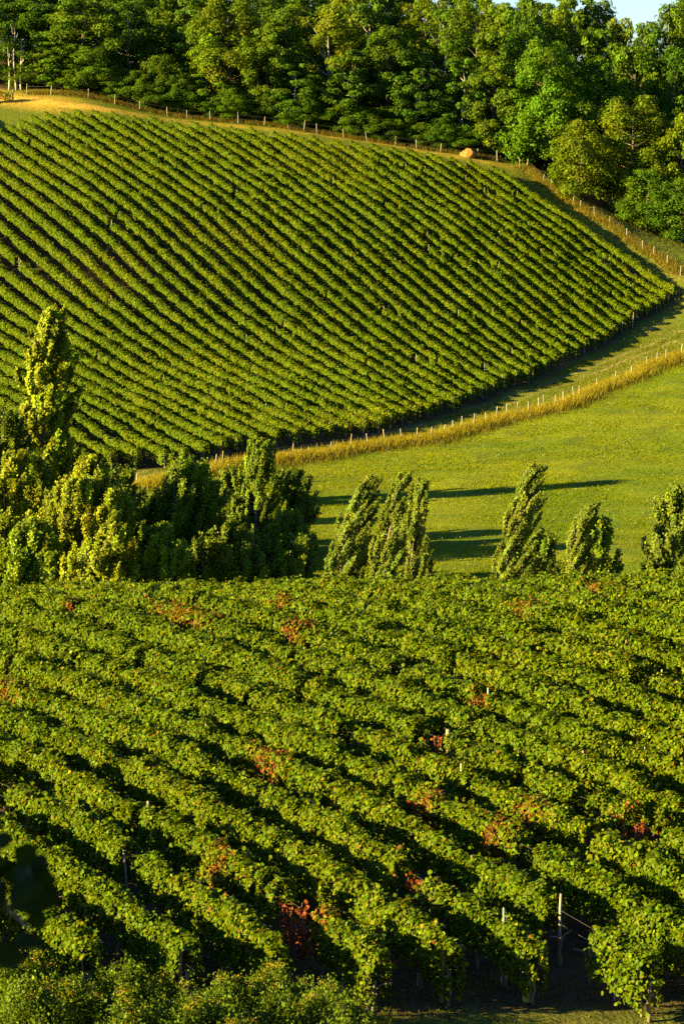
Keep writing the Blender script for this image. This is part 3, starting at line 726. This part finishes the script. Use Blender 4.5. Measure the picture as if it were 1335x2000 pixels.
# ---------------------------------------------------------------- wind-swept poplars and willows by the meadow
def spire(H, W, lean, ox, oy, r, parts, P, Nn, T, base, nbr, per, fat, ragged, seed):
    zs = np.linspace(-.3, H * .97, 12)
    q = np.clip(zs / H, 0, 1)
    sp = np.stack([ox * (.25 + .75 * np.clip(q * 2, 0, 1)) + lean * q ** 1.5 + .06 * np.sin(zs + seed), oy * (.3 + .7 * q) + .05 * np.cos(zs * 1.3 + seed), zs], -1)
    parts.append(tube(sp, .03 + (.06 + .006 * H) * (1 - q) ** 1.1, 8))
    for i in range(nbr):
        u = (i + r.uniform(0, 1)) / nbr
        u = .03 + .93 * u
        prof = .5 * W * min(1, (u + .12) * 3.0) ** .6 * max(0, 1 - u ** fat) ** .7 * max(.25, 1 + r.normal(0, ragged)) + .04
        az = r.uniform(0, 2 * math.pi)
        b = np.array([np.interp(u * H, zs, sp[:, 0]), np.interp(u * H, zs, sp[:, 1]), u * H])
        L = (.8 + .10 * H * r.uniform(.5, 1.2) * (1.1 - .75 * u)) * (1.0 if W > 2.2 or lean < .2 else 1.35)
        m = 7
        pts = [b]
        for j in range(1, m):
            e = j / (m - 1)
            out = prof * (1 - (1 - e) ** 1.8)
            wind = ((.22 if lean > .45 and W > 1.2 and fat < 1.5 else .08) + .20 * abs(lean)) * L * e * e
            pts.append(b + np.array([out * math.cos(az) + wind, out * math.sin(az), L * (.15 * e + .85 * e * e)]))
        pts = np.array(pts)
        if pts[-1, 2] > H:
            pts[:, 2] -= (pts[-1, 2] - H * r.uniform(.95, 1.0)) * np.linspace(0, 1, m)
        parts.append(tube(pts, np.linspace(.018, .005, m), 5, cap=False))
        n = int(1.9 * per * (.4 + .6 * prof / (.5 * W)))
        e = r.uniform(.2, 1.03, n) ** .65 * (m - 1)
        k = np.clip(e.astype(int), 0, m - 2); fr = (e - k)[:, None]
        p = pts[k] * (1 - fr) + pts[k + 1] * fr
        p = p + r.normal(0, 1, (n, 3)) * ((.085 if fat < 1.5 else .13) - .045 * e[:, None] / (m - 1)) * np.array([1, 1, 1.2])
        o = np.array([math.cos(az), math.sin(az), 0])
        P.append(p); Nn.append(unit(o * .6 + np.array([-.35, -.3, .3]) + r.normal(0, .45, (n, 3))))
        bb = math.exp(r.normal(0, .22))
        T.append(np.tile(np.array(base) * bb * np.array([math.exp(r.normal(0, .08)), 1, 1]), (n, 1)))

def swept_tree(name, label, x, y, H, W, lean, seed, base, nbr=110, per=130, leaf=.105, fat=2.0, ragged=.30, multi=False, group='trees beside the meadow'):
    r = np.random.default_rng(seed)
    root = thing(name, label, 'tree', (x, y, gz(x, y)), group)
    parts, P, Nn, T = [], [], [], []
    nsp = max(3, int(round(W / .55))) if multi else 1
    total = 0
    for q_ in range(nsp):
        if nsp == 1:
            ox, oy, h, w, ln = 0., 0., H, W * .98, lean
        else:
            fx = (q_ + .5) / nsp * 2 - 1
            ox = fx * W * .43 + r.normal(0, .1); oy = r.normal(0, W * .13)
            peak = np.clip(lean / W * 1.2, -.5, .5)
            h = H * (1 - .42 * abs(fx - peak) ** 1.6) * r.uniform(.9, 1.0)
            if q_ == nsp // 2:
                h = H; fx = peak; ox = fx * W * .2
            w = r.uniform(1.8, 2.6); ln = lean * r.uniform(.3, .8) - ox * .15
        spire(h, w, ln, ox, oy, r, parts, P, Nn, T, base, max(45, int(nbr * (h / H) / nsp ** .5)), per, fat, ragged, q_)
    P, Nn, T = np.vstack(P), np.vstack(Nn), np.vstack(T)
    n = len(P)
    T = T * np.exp(r.normal(0, .2, (n, 1)))
    pale = r.uniform(0, 1, n) < .10
    T[pale] *= np.array([1.3, 1.25, 1.2])
    v, f, tc = leaf_mesh(P, Nn, leaf * (1 if fat < 1.5 else 1.3) * np.exp(r.normal(0, .22, n)), T, 'quad', droop=.1, width=1.15)
    link('crown', mesh_np('swept_crown', v, f, 4, M_poplar, tint=tc), root)
    tv, tf = join(parts)
    link('trunk', mesh_np('swept_trunk', tv, tf, 3, M_bark, smooth=True), root)
    return root
MT = {m[0]: m[1:] for m in MID_TREES}
G1 = (.115, .165, .004); G2 = (.155, .185, .004); G3 = (.085, .120, .005); G4 = (.110, .145, .010)
MSPEC = {
 'tall': ('poplar_tree', 'tall yellow-green poplar rising against the vine rows', G2, dict(nbr=150, per=150, fat=2.00, leaf=.17)),
 'dark': ('shrubby_tree', 'dark olive tree standing behind the tall yellow-green poplar', G3, dict(multi=True, nbr=90, per=120, fat=2.60)),
 'dark2': ('shrubby_tree', 'dark low tree at the foot of the tall yellow-green poplar', G3, dict(multi=True, nbr=80, per=120, fat=2.60)),
 'bushA': ('swept_tree', 'yellow-green wind-swept tree at the picture edge below the tall poplar', G2, dict(multi=True, nbr=130, per=140, fat=2.60)),
 'bushB': ('swept_tree', 'broad yellow-green wind-swept tree, the widest of the meadow trees', G2, dict(multi=True, nbr=230, per=150, fat=2.40)),
 'bushC': ('swept_tree', 'narrow dark green tree close beside the broadest wind-swept tree', G1, dict(nbr=70, per=130, fat=2.60)),
 'bushD': ('swept_tree', 'small yellowish tree in front of the broadest wind-swept tree', G2, dict(multi=True, nbr=100, per=130, fat=2.60)),
 'bushE': ('swept_tree', 'wide silvery-leaved tree leaning hard in the wind before the field fence', G1, dict(multi=True, nbr=190, per=150, fat=2.40)),
 'bushF': ('swept_tree', 'dark green tree between the leaning silvery tree and the dense upright poplar', G3, dict(multi=True, nbr=110, per=140, fat=2.00)),
 'poplarG': ('poplar_tree', 'dense upright poplar with rounded tip overlapping the field fence', G1, dict(nbr=190, per=150, fat=1.2)),
 'darkH': ('poplar_tree', 'dark narrow poplar close against the dense upright poplar', G3, dict(nbr=90, per=130, fat=2.00)),
 'bushI': ('shrub_tree', 'low leafy bush at the foot of the dense upright poplar', G1, dict(nbr=80, per=110, fat=3.00)),
 'fillJ': ('shrubby_tree', 'dark shaded tree filling in behind the narrow green tree', G3, dict(nbr=100, per=120, fat=2.6, multi=True)),
 'fillK': ('shrub_tree', 'dark green bush below the leaning silvery tree and the upright poplar', G3, dict(nbr=110, per=130, fat=3.0, multi=True)),
 'fillL': ('shrub_tree', 'olive green bush below the yellow-green tree cut by the border', G1, dict(nbr=110, per=130, fat=3.0, multi=True)),
 'fillM': ('shrub_tree', 'green bush at the foot of the wide leaning silvery tree', G1, dict(nbr=90, per=130, fat=3.0, multi=True)),
 'fillN': ('shrubby_tree', 'dark tree behind the upright poplar casting shade over the meadow', G3, dict(nbr=110, per=120, fat=2.6, multi=True)),
 'fillO': ('shrub_tree', 'green bush between the upright poplar and the meadow shade', G1, dict(nbr=90, per=130, fat=3.0, multi=True)),
 'p1': ('poplar_tree', 'bent poplar, first of the trio leaning together at the meadow edge', G4, dict(nbr=150, per=140, fat=1.2)),
 'p2': ('poplar_tree', 'bent poplar in the middle of the leaning trio at the meadow edge', G4, dict(nbr=150, per=140, fat=1.2)),
 'p3': ('poplar_tree', 'slim bent poplar, thinnest of the leaning trio at the meadow edge', G4, dict(nbr=110, per=120, fat=1.2)),
 'p4': ('poplar_tree', 'lone poplar leaning strongly in the wind, shadowed dark bush beside it', G4, dict(nbr=170, per=140, fat=1.2)),
 'b5': ('shrub_tree', 'dark low bush between the lone leaning poplar and the short leaning poplar', G3, dict(nbr=80, per=110, fat=3.00)),
 'p6': ('poplar_tree', 'short leaning poplar next to a rounded green bush', G4, dict(nbr=120, per=130, fat=1.2)),
 'p7': ('shrub_tree', 'rounded green bushy tree next to the short leaning poplar', G1, dict(nbr=110, per=130, fat=2.40)),
 'p8': ('poplar_tree', 'pale-leaved upright tree at the meadow edge cut by the picture border', G4, dict(nbr=150, per=150, fat=2.00)),
}
for i, (nm, (tn, lab, base, kw)) in enumerate(MSPEC.items()):
    x, d, h, w, ln = MT[nm]
    swept_tree(tn, lab, x, d, h, w, ln, 300 + i, base, **kw)

# ---------------------------------------------------------------- fences
def fence(name, label, line, mesh, h=1.1, wires=(.45, .95)):
    x0, y0 = line[0]
    root = thing(name, label, 'fence', (x0, y0, gz(x0, y0)))
    rr = random.Random(len(line))
    zl = ground([p[0] for p in line], [p[1] for p in line])
    org = Vector(root.location)
    tops = []
    for (x, y), z in zip(line, zl):
        o = link('post', mesh, root)
        o.location = Vector((x, y, float(z))) - org
        o.rotation_euler = (rr.uniform(-.10, .10), rr.uniform(-.10, .10), rr.uniform(0, 3))
        s = rr.uniform(.85, 1.12)
        o.scale = (rr.uniform(.8, 1.15), rr.uniform(.8, 1.15), s)
        tops.append((x - org.x, y - org.y, float(z) - org.z))
    parts = []
    for hz in wires:
        parts.append(tube([(a, b, c + hz) for a, b, c in tops], [.006] * len(tops), 4))
    v, f = join(parts)
    link('wire', mesh_np('fence_wire', v, f, 3, M_wire), root)
fence('wire_fence', 'post and wire fence in tall dry grass between lane and meadow', FIELD_FENCE, ME_fence)
fence('wire_fence', 'post and wire fence in front of the forest along the sandy track', FOREST_FENCE, ME_fence)
fence('wire_fence', 'post and wire fence running downhill beside the grassy forest lane', LANE_FENCE, ME_fence)

# ---------------------------------------------------------------- grasses
def blades(name, label, x, y, h, wd, tints, z=None, lean=.35):
    n = len(x)
    z = ground(x, y) if z is None else z
    P = np.stack([x, y, z - .02], -1)
    up = np.stack([rng.normal(.12, lean, n), rng.normal(0, lean, n), np.ones(n)], -1)
    up = unit(up)
    az = rng.uniform(0, 2 * np.pi, n)
    s = np.stack([np.cos(az), np.sin(az), np.zeros(n)], -1)
    L = np.array([(-.5, 0), (.5, 0), (.12, 1), (-.12, 1)])
    V = P[:, None] + s[:, None] * L[None, :, 0:1] * np.asarray(wd).reshape(-1, 1, 1) + up[:, None] * L[None, :, 1:2] * np.asarray(h).reshape(-1, 1, 1)
    F = np.arange(n * 4)
    o = link(name, mesh_np(name, V.reshape(-1, 3), F, 4, M_grass, tint=np.repeat(tints, 4, axis=0)))
    o['kind'] = 'stuff'; o['label'] = label
    return o
def tints(n, a, b, var=.25):
    w = rng.uniform(0, 1, (n, 1))
    return (np.array(a) * (1 - w) + np.array(b) * w) * np.exp(rng.normal(0, var, (n, 1)))
def along(line, n, spread, bias=0):
    L = np.array(line); seg = np.hypot(*np.diff(L, axis=0).T); cum = np.r_[0, np.cumsum(seg)]
    t = rng.uniform(0, cum[-1], n)
    x = np.interp(t, cum, L[:, 0]); y = np.interp(t, cum, L[:, 1])
    return x + rng.normal(0, spread, n), y + rng.normal(bias, spread, n)
# meadow
n = 170000
y = rng.uniform(138, 246, n); x = rng.uniform(-1, 1, n) * (.1317 * y + 2)
fy = np.interp(x, [p[0] for p in FIELD_FENCE], [p[1] for p in FIELD_FENCE])
k = (y < fy - .3) & (x > -9)
x, y = x[k], y[k]
m = vnoise(x, y, 13, 7.0); m2 = vnoise(x, y, 41, 2.2)
w = np.clip(.45 + .5 * m + .2 * m2 + .5 * (vnoise(x / 7, y, 62, 1.1) * .8), 0, 1)[:, None]
tn = (np.array([.10, .155, .0015]) * (1 - w) + np.array([.165, .185, .002]) * w) * np.exp(rng.normal(0, .12, (len(x), 1)))
blades('meadow_grass', 'sunlit yellow-green meadow grass', x, y, rng.uniform(.07, .17, len(x)) * (1 + .35 * m2), .07, tn)
# meadow flowers far too many to count
n = 1300
y = rng.uniform(140, 235, n); x = rng.uniform(-6, 1, n) * .0 + rng.uniform(-8, 30, n)
fy = np.interp(x, [p[0] for p in FIELD_FENCE], [p[1] for p in FIELD_FENCE])
k = (y < fy - 1) & (vnoise(x, y, 55, 6) > -.15)
x, y = x[k], y[k]
v, f, tc = leaf_mesh(np.stack([x, y, ground(x, y) + rng.uniform(.12, .22, len(x))], -1), rng.normal(0, .3, (len(x), 3)) + np.array([-.5, -.5, .6]), .07, tints(len(x), (.42, .42, .25), (.5, .46, .2), .1), 'quad', width=1.4)
o = link('meadow_flowers', mesh_np('meadow_flowers', v, f, 4, M_grass, tint=tc))
o['kind'] = 'stuff'; o['label'] = 'tiny pale flowers scattered over the meadow'
# dry grass strips
x, y = along(FIELD_FENCE, 26000, .55, -.55)
blades('dry_grass', 'tall ochre dry grass along the field fence', x, y, rng.uniform(.3, .85, len(x)), .05, tints(len(x), (.30, .235, .03), (.19, .19, .015)))
x, y = along(FIELD_FENCE, 9000, .8, -1.7)
blades('dry_grass', 'shorter brownish grass below the field fence', x, y, rng.uniform(.2, .5, len(x)), .05, tints(len(x), (.12, .12, .012), (.16, .13, .03)))
x, y = along(FOREST_FENCE, 9000, .7, .9)
blades('dry_grass', 'dry rusty weeds along the forest fence', x, y, rng.uniform(.15, .55, len(x)), .06, tints(len(x), (.17, .11, .025), (.06, .08, .01)))
x, y = along(LANE_FENCE, 9000, .38, .3)
blades('dry_grass', 'dry weeds along the forest lane fence', x, y, rng.uniform(.25, .7, len(x)), .06, tints(len(x), (.24, .17, .03), (.08, .10, .01)))
# lane grass
x, y = along(LANE, 26000, 2.2, 0)
fm = far_mask(x, y); fyv = np.interp(x, [p[0] for p in FIELD_FENCE], [p[1] for p in FIELD_FENCE])
k = (fm < .3) & (y > fyv) & (rng.uniform(0, 1, len(x)) > .75 * (np.abs(dist_poly(x, y, LANE) - .75) < .35))
x, y = x[k], y[k]
blades('lane_grass', 'short patchy grass on the lane below the far vineyard', x, y, rng.uniform(.06, .2, len(x)), .07, tints(len(x), (.09, .13, .004), (.18, .16, .02)))
# grass beside the forest lane, and the small field behind its fence
n = 16000
x = rng.uniform(19, 42, n); y = rng.uniform(252, 297, n)
ky = (x * FN[0] + y * FN[1] - FAR_C) / 1.8
k = (ky > 26.6) & (y < np.interp(x, [-60, 20, 24, 28.5, 33, 36, 60], [300, 298, 290, 282, 286, 286, 286]))
x, y = x[k], y[k]
blades('lane_grass', 'green grass on the forest lane and the small field behind it', x, y, rng.uniform(.08, .25, len(x)), .08, tints(len(x), (.09, .12, .012), (.16, .14, .02)))
# headland in front of the lower vineyard
n = 42000
x = rng.uniform(-8, 9, n); y = rng.uniform(44.5, 54.5, n)
hn = vnoise(x, y, 21, 1.6) + .5 * vnoise(x, y, 22, .6) + .35 * smooth(3.2, 4.6, x)
k = rng.uniform(0, 1, n) > smooth(.0, .45, hn) * .93
x, y = x[k], y[k]
blades('headland_grass', 'short rough grass at the end of the near vine rows', x, y, rng.uniform(.04, .13, len(x)), .016, tints(len(x), (.11, .15, .014), (.20, .19, .02)), lean=.5)

# ---------------------------------------------------------------- flowering bushes below the near rows
def bush(x, y, h, w, seed, yellow, label):
    r = np.random.default_rng(seed)
    root = thing('flowering_bush', label, 'bush', (x, y, gz(x, y)), 'bushes below the near vine rows')
    parts, P, Nn, FP = [], [], [], []
    for i in range(26):
        az = r.uniform(0, 6.28); e = r.uniform(0, 1) ** .6 * w * .5
        tip = np.array([e * math.cos(az), e * math.sin(az), h * r.uniform(.65, 1.05) * (1 - .35 * (e / (w * .5)) ** 2)])
        b = tip * np.array([.25, .25, 0])
        mid = b * .5 + tip * .5 + np.array([tip[0] * .12, tip[1] * .12, .05])
        pts = np.array([b + np.array([0, 0, -.1]), mid * .5 + b * .5, mid, tip])
        parts.append(tube(pts, [.016, .013, .009, .003], 5))
        n = 430
        e2 = (r.uniform(.1, 1, n) ** .75) * 3
        k = np.clip(e2.astype(int), 0, 2); fr = (e2 - k)[:, None]
        p = pts[k] * (1 - fr) + pts[k + 1] * fr + r.normal(0, .12, (n, 3))
        P.append(p); Nn.append(np.array([math.cos(az), math.sin(az), .6]) * .6 + r.normal(0, .6, (n, 3)))
        if r.uniform(0, 1) < yellow:
            m = 60
            FP.append(tip + r.normal(0, 1, (m, 3)) * np.array([.07, .07, .05]))
    P = np.vstack(P); Nn = np.vstack(Nn)
    T = np.array([.080, .125, .006]) * np.exp(r.normal(0, .28, (len(P), 1)))
    v, f, tc = leaf_mesh(P, Nn, .062 * np.exp(r.normal(0, .25, len(P))), T, 'quad', droop=.4)
    link('foliage', mesh_np('bush_foliage', v, f, 4, M_vine, tint=tc), root)
    tv, tf = join(parts)
    link('stems', mesh_np('bush_stems', tv, tf, 3, M_bark), root)
    if FP:
        P = np.vstack(FP)
        T = np.array([.36, .28, .03]) * np.exp(r.normal(0, .25, (len(P), 1)))
        v, f, tc = leaf_mesh(P, r.normal(0, 1, P.shape) + np.array([-.3, -.3, .8]), .035, T, 'quad')
        fh = link('flower_heads', mesh_np('flower_heads', v, f, 4, M_grass, tint=tc), root); fh['kind'] = 'stuff'
BW = ['with few yellow flower heads', 'with clusters of yellow flower heads']
for i, (x, y) in enumerate(sorted(BUSHES)):
    yl = (.1, .55)[i % 2]
    bush(x, y, random.Random(i).uniform(1.15, 1.75), random.Random(i + 50).uniform(1.1, 1.6), 700 + i, yl, 'green bush %s, %s from the dark overhanging branch' % (BW[i % 2], ORD[i]))

# ---------------------------------------------------------------- single things
# planting tube at a row end
tx, ty = TUBE
root = thing('planting_tube', 'yellow-green planting tube on a stake at the end of a near vine row', 'plant guard', (tx, ty, gz(tx, ty)))
pts = [(0, 0, -.02), (0, 0, .1), (.01, 0, .3), (.015, 0, .46)]
v, f = tube(pts, [.105, .105, .085, .06], 14, cap=False)
v2, f2 = tube([p for p in pts[::-1]], [.05, .075, .095, .095], 14, cap=False)
link('tube', mesh_np('guard_tube', *join([(v, f), (v2, f2)]), 3, M_tube, smooth=True), root)
v, f = tube([(.03, .02, -.2), (.03, .03, .4), (.0, .04, .95)], [.022, .02, .018], 7)
link('stake', mesh_np('guard_stake', v, f, 3, M_brown_post), root)

# bare dead trees at the forest edge
for i, (u, hh) in enumerate(((26, 6.2), (38, 7.0), (50, 5.6))):
    d = 303.0
    x = (u - 667.5) / 5070 * d / 1.0
    root = thing('bare_tree', ('thin bare pale trunk with stubby twigs at the forest edge', 'tallest thin bare pale trunk of the dead trees at the forest edge', 'shortest bare pale trunk, forked, of the dead trees at the forest edge')[i], 'dead tree', (x, d, gz(x, d)))
    r = np.random.default_rng(900 + i)
    zs = np.linspace(-.2, hh, 9)
    sp = np.stack([.10 * np.sin(zs * .8 + i * 2), .08 * np.cos(zs), zs], -1)
    parts = [tube(sp, np.linspace(.11, .03, 9), 7)]
    tw = []
    for j in range(7):
        zb = hh * r.uniform(.45, .95); az = r.uniform(0, 6.28); L = r.uniform(.5, 1.3)
        b = np.array([np.interp(zb, zs, sp[:, 0]), np.interp(zb, zs, sp[:, 1]), zb])
        tw.append(tube([b, b + np.array([math.cos(az) * L * .4, math.sin(az) * L * .4, L * .4]), b + np.array([math.cos(az) * L * .6, math.sin(az) * L * .6, L])], [.035, .025, .008], 5))
    link('trunk', mesh_np('bare_trunk', *join(parts), 3, M_pale, smooth=True), root)
    link('twigs', mesh_np('bare_twigs', *join(tw), 3, M_pale), root)

# sun-caught earth bank at the forest edge
me_, N_, L_, bs_ = nodes_of('ochre_earth')
nz_ = N_.new('ShaderNodeTexNoise'); nz_.inputs['Scale'].default_value = 5; nz_.inputs['Detail'].default_value = 6
mx_ = N_.new('ShaderNodeMix'); mx_.data_type = 'RGBA'; mx_.inputs[6].default_value = (.20, .10, .025, 1); mx_.inputs[7].default_value = (.30, .15, .025, 1)
L_.new(nz_.outputs[0], mx_.inputs[0]); L_.new(mx_.outputs[2], bs_.inputs['Base Color']); bs_.inputs['Roughness'].default_value = 1
r = np.random.default_rng(77)
A, B = np.meshgrid(np.linspace(0, 2 * np.pi, 28, endpoint=False), np.linspace(0, 1, 12))
rad = 1 - B ** 2.2
X = .85 * rad * np.cos(A); Y = .8 * rad * np.sin(A); Z = 1.15 * B ** .7
X = X + .22 * vnoise(A.ravel() * 3, Z.ravel() * 3 + 5, 3, .8).reshape(A.shape) + .25 * B; Z = Z + .22 * vnoise(X.ravel() * 3, Y.ravel() * 3, 8, .7).reshape(A.shape) - .2
idx = np.arange(12 * 28).reshape(12, 28)
fa = np.stack([idx[:-1], np.roll(idx[:-1], -1, 1), np.roll(idx[1:], -1, 1), idx[1:]], -1).reshape(-1)
o = link('earth_mound', mesh_np('earth_mound', np.stack([X, Y, Z], -1).reshape(-1, 3), fa, 4, me_, smooth=True))
o.location = (14.2, 296.4, gz(14.2, 296.4)); o['label'] = 'ochre earth mound catching the sun at the forest edge'; o['category'] = 'mound'

# stub of another vine row at the far end of the sandy track
c0x, c0y = -39.2, 296.0
root = thing('vine_row', 'short dark vine row on its own beside the sandy track', 'vine row', (c0x, c0y, gz(c0x, c0y)))
r = np.random.default_rng(31)
n = 1500
tx_ = r.uniform(-3.5, 2.2, n); zx = r.uniform(.35, 1.3, n); sx = r.normal(0, .3, n)
v, f, tc = leaf_mesh(np.stack([tx_, sx + .25 * tx_, zx + .1 * np.sin(tx_ * 3)], -1), r.normal(0, .7, (n, 3)) + np.array([-.3, -.6, .4]), .16, np.array([.05, .09, .01]) * np.exp(r.normal(0, .25, (n, 1))), 'quad')
link('foliage', mesh_np('stub_foliage', v, f, 4, M_vine, tint=tc), root)
for q in (-2, .2, 2.1):
    o = link('post', ME_slim, root); o.location = (q, .25 * q, 0); o.scale = (1.2, 1.2, .85)

# tree on the viewer's slope whose branch hangs into view
root = thing('hillside_tree', 'dark shaded leafy branch of a tree overhanging the lower corner close to the viewer', 'tree', (-3.6, 4.2, gz(-3.6, 4.2)))
org = np.array(root.location)
r = np.random.default_rng(500)
top = np.array([-3.4, 4.3, 2.2])
sp = [org + np.array([0, 0, -.3]), org * .6 + top * .4, org * .25 + top * .75, top]
tv, tf = tube([p - org for p in sp], [.2, .17, .13, .06], 9)
link('trunk', mesh_np('near_trunk', tv, tf, 3, M_bark, smooth=True), root)
n = 9000
d = unit(r.normal(0, 1, (n, 3))); d *= r.uniform(.3, 1, (n, 1)) ** .4
P = np.array([-3.3, 4.1, .6]) + d * np.array([1.75, 1.7, 2.3])
P = P[P[:, 0] < -.16 * P[:, 1] - .55]
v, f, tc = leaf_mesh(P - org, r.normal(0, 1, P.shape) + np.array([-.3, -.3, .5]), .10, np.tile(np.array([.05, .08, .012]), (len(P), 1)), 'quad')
link('crown', mesh_np('near_crown', v, f, 4, M_vine, tint=tc), root)  # crown stays out of view, added to put the branch in shade
bp = np.array([(-3.3, 4.3, -.6), (-2.2, 4.7, -1.0), (-1.3, 4.95, -1.35), (-.78, 5.0, -1.55), (-.63, 5.0, -1.72)])
tv, tf = tube(bp - org, [.05, .035, .02, .01, .004], 7)
br = link('branch', mesh_np('near_branch', tv, tf, 3, M_bark, smooth=True), root)
Q = []
for e in np.linspace(.3, 4, 34):
    k = min(int(e), 3); p = bp[k] * (1 - e + k) + bp[k + 1] * (e - k)
    for _ in range(2):
        Q.append(p + r.normal(0, .05, 3) * np.array([.8, 1, 1.1]))
for p in ((-.63, 5, -1.56), (-.635, 5, -1.60), (-.625, 5, -1.66), (-.615, 5, -1.70), (-.63, 5, -1.74)):
    Q.append(np.array(p))
Q = np.array(Q)
v, f, tc = leaf_mesh(Q - org, r.normal(0, .5, Q.shape) + np.array([.2, -.8, .3]), .055 * np.exp(r.normal(0, .2, len(Q))), np.tile(np.array([.02, .032, .003]), (len(Q), 1)), 'vine')  # leaf colour darker than the crown's, with the branch's shade painted in
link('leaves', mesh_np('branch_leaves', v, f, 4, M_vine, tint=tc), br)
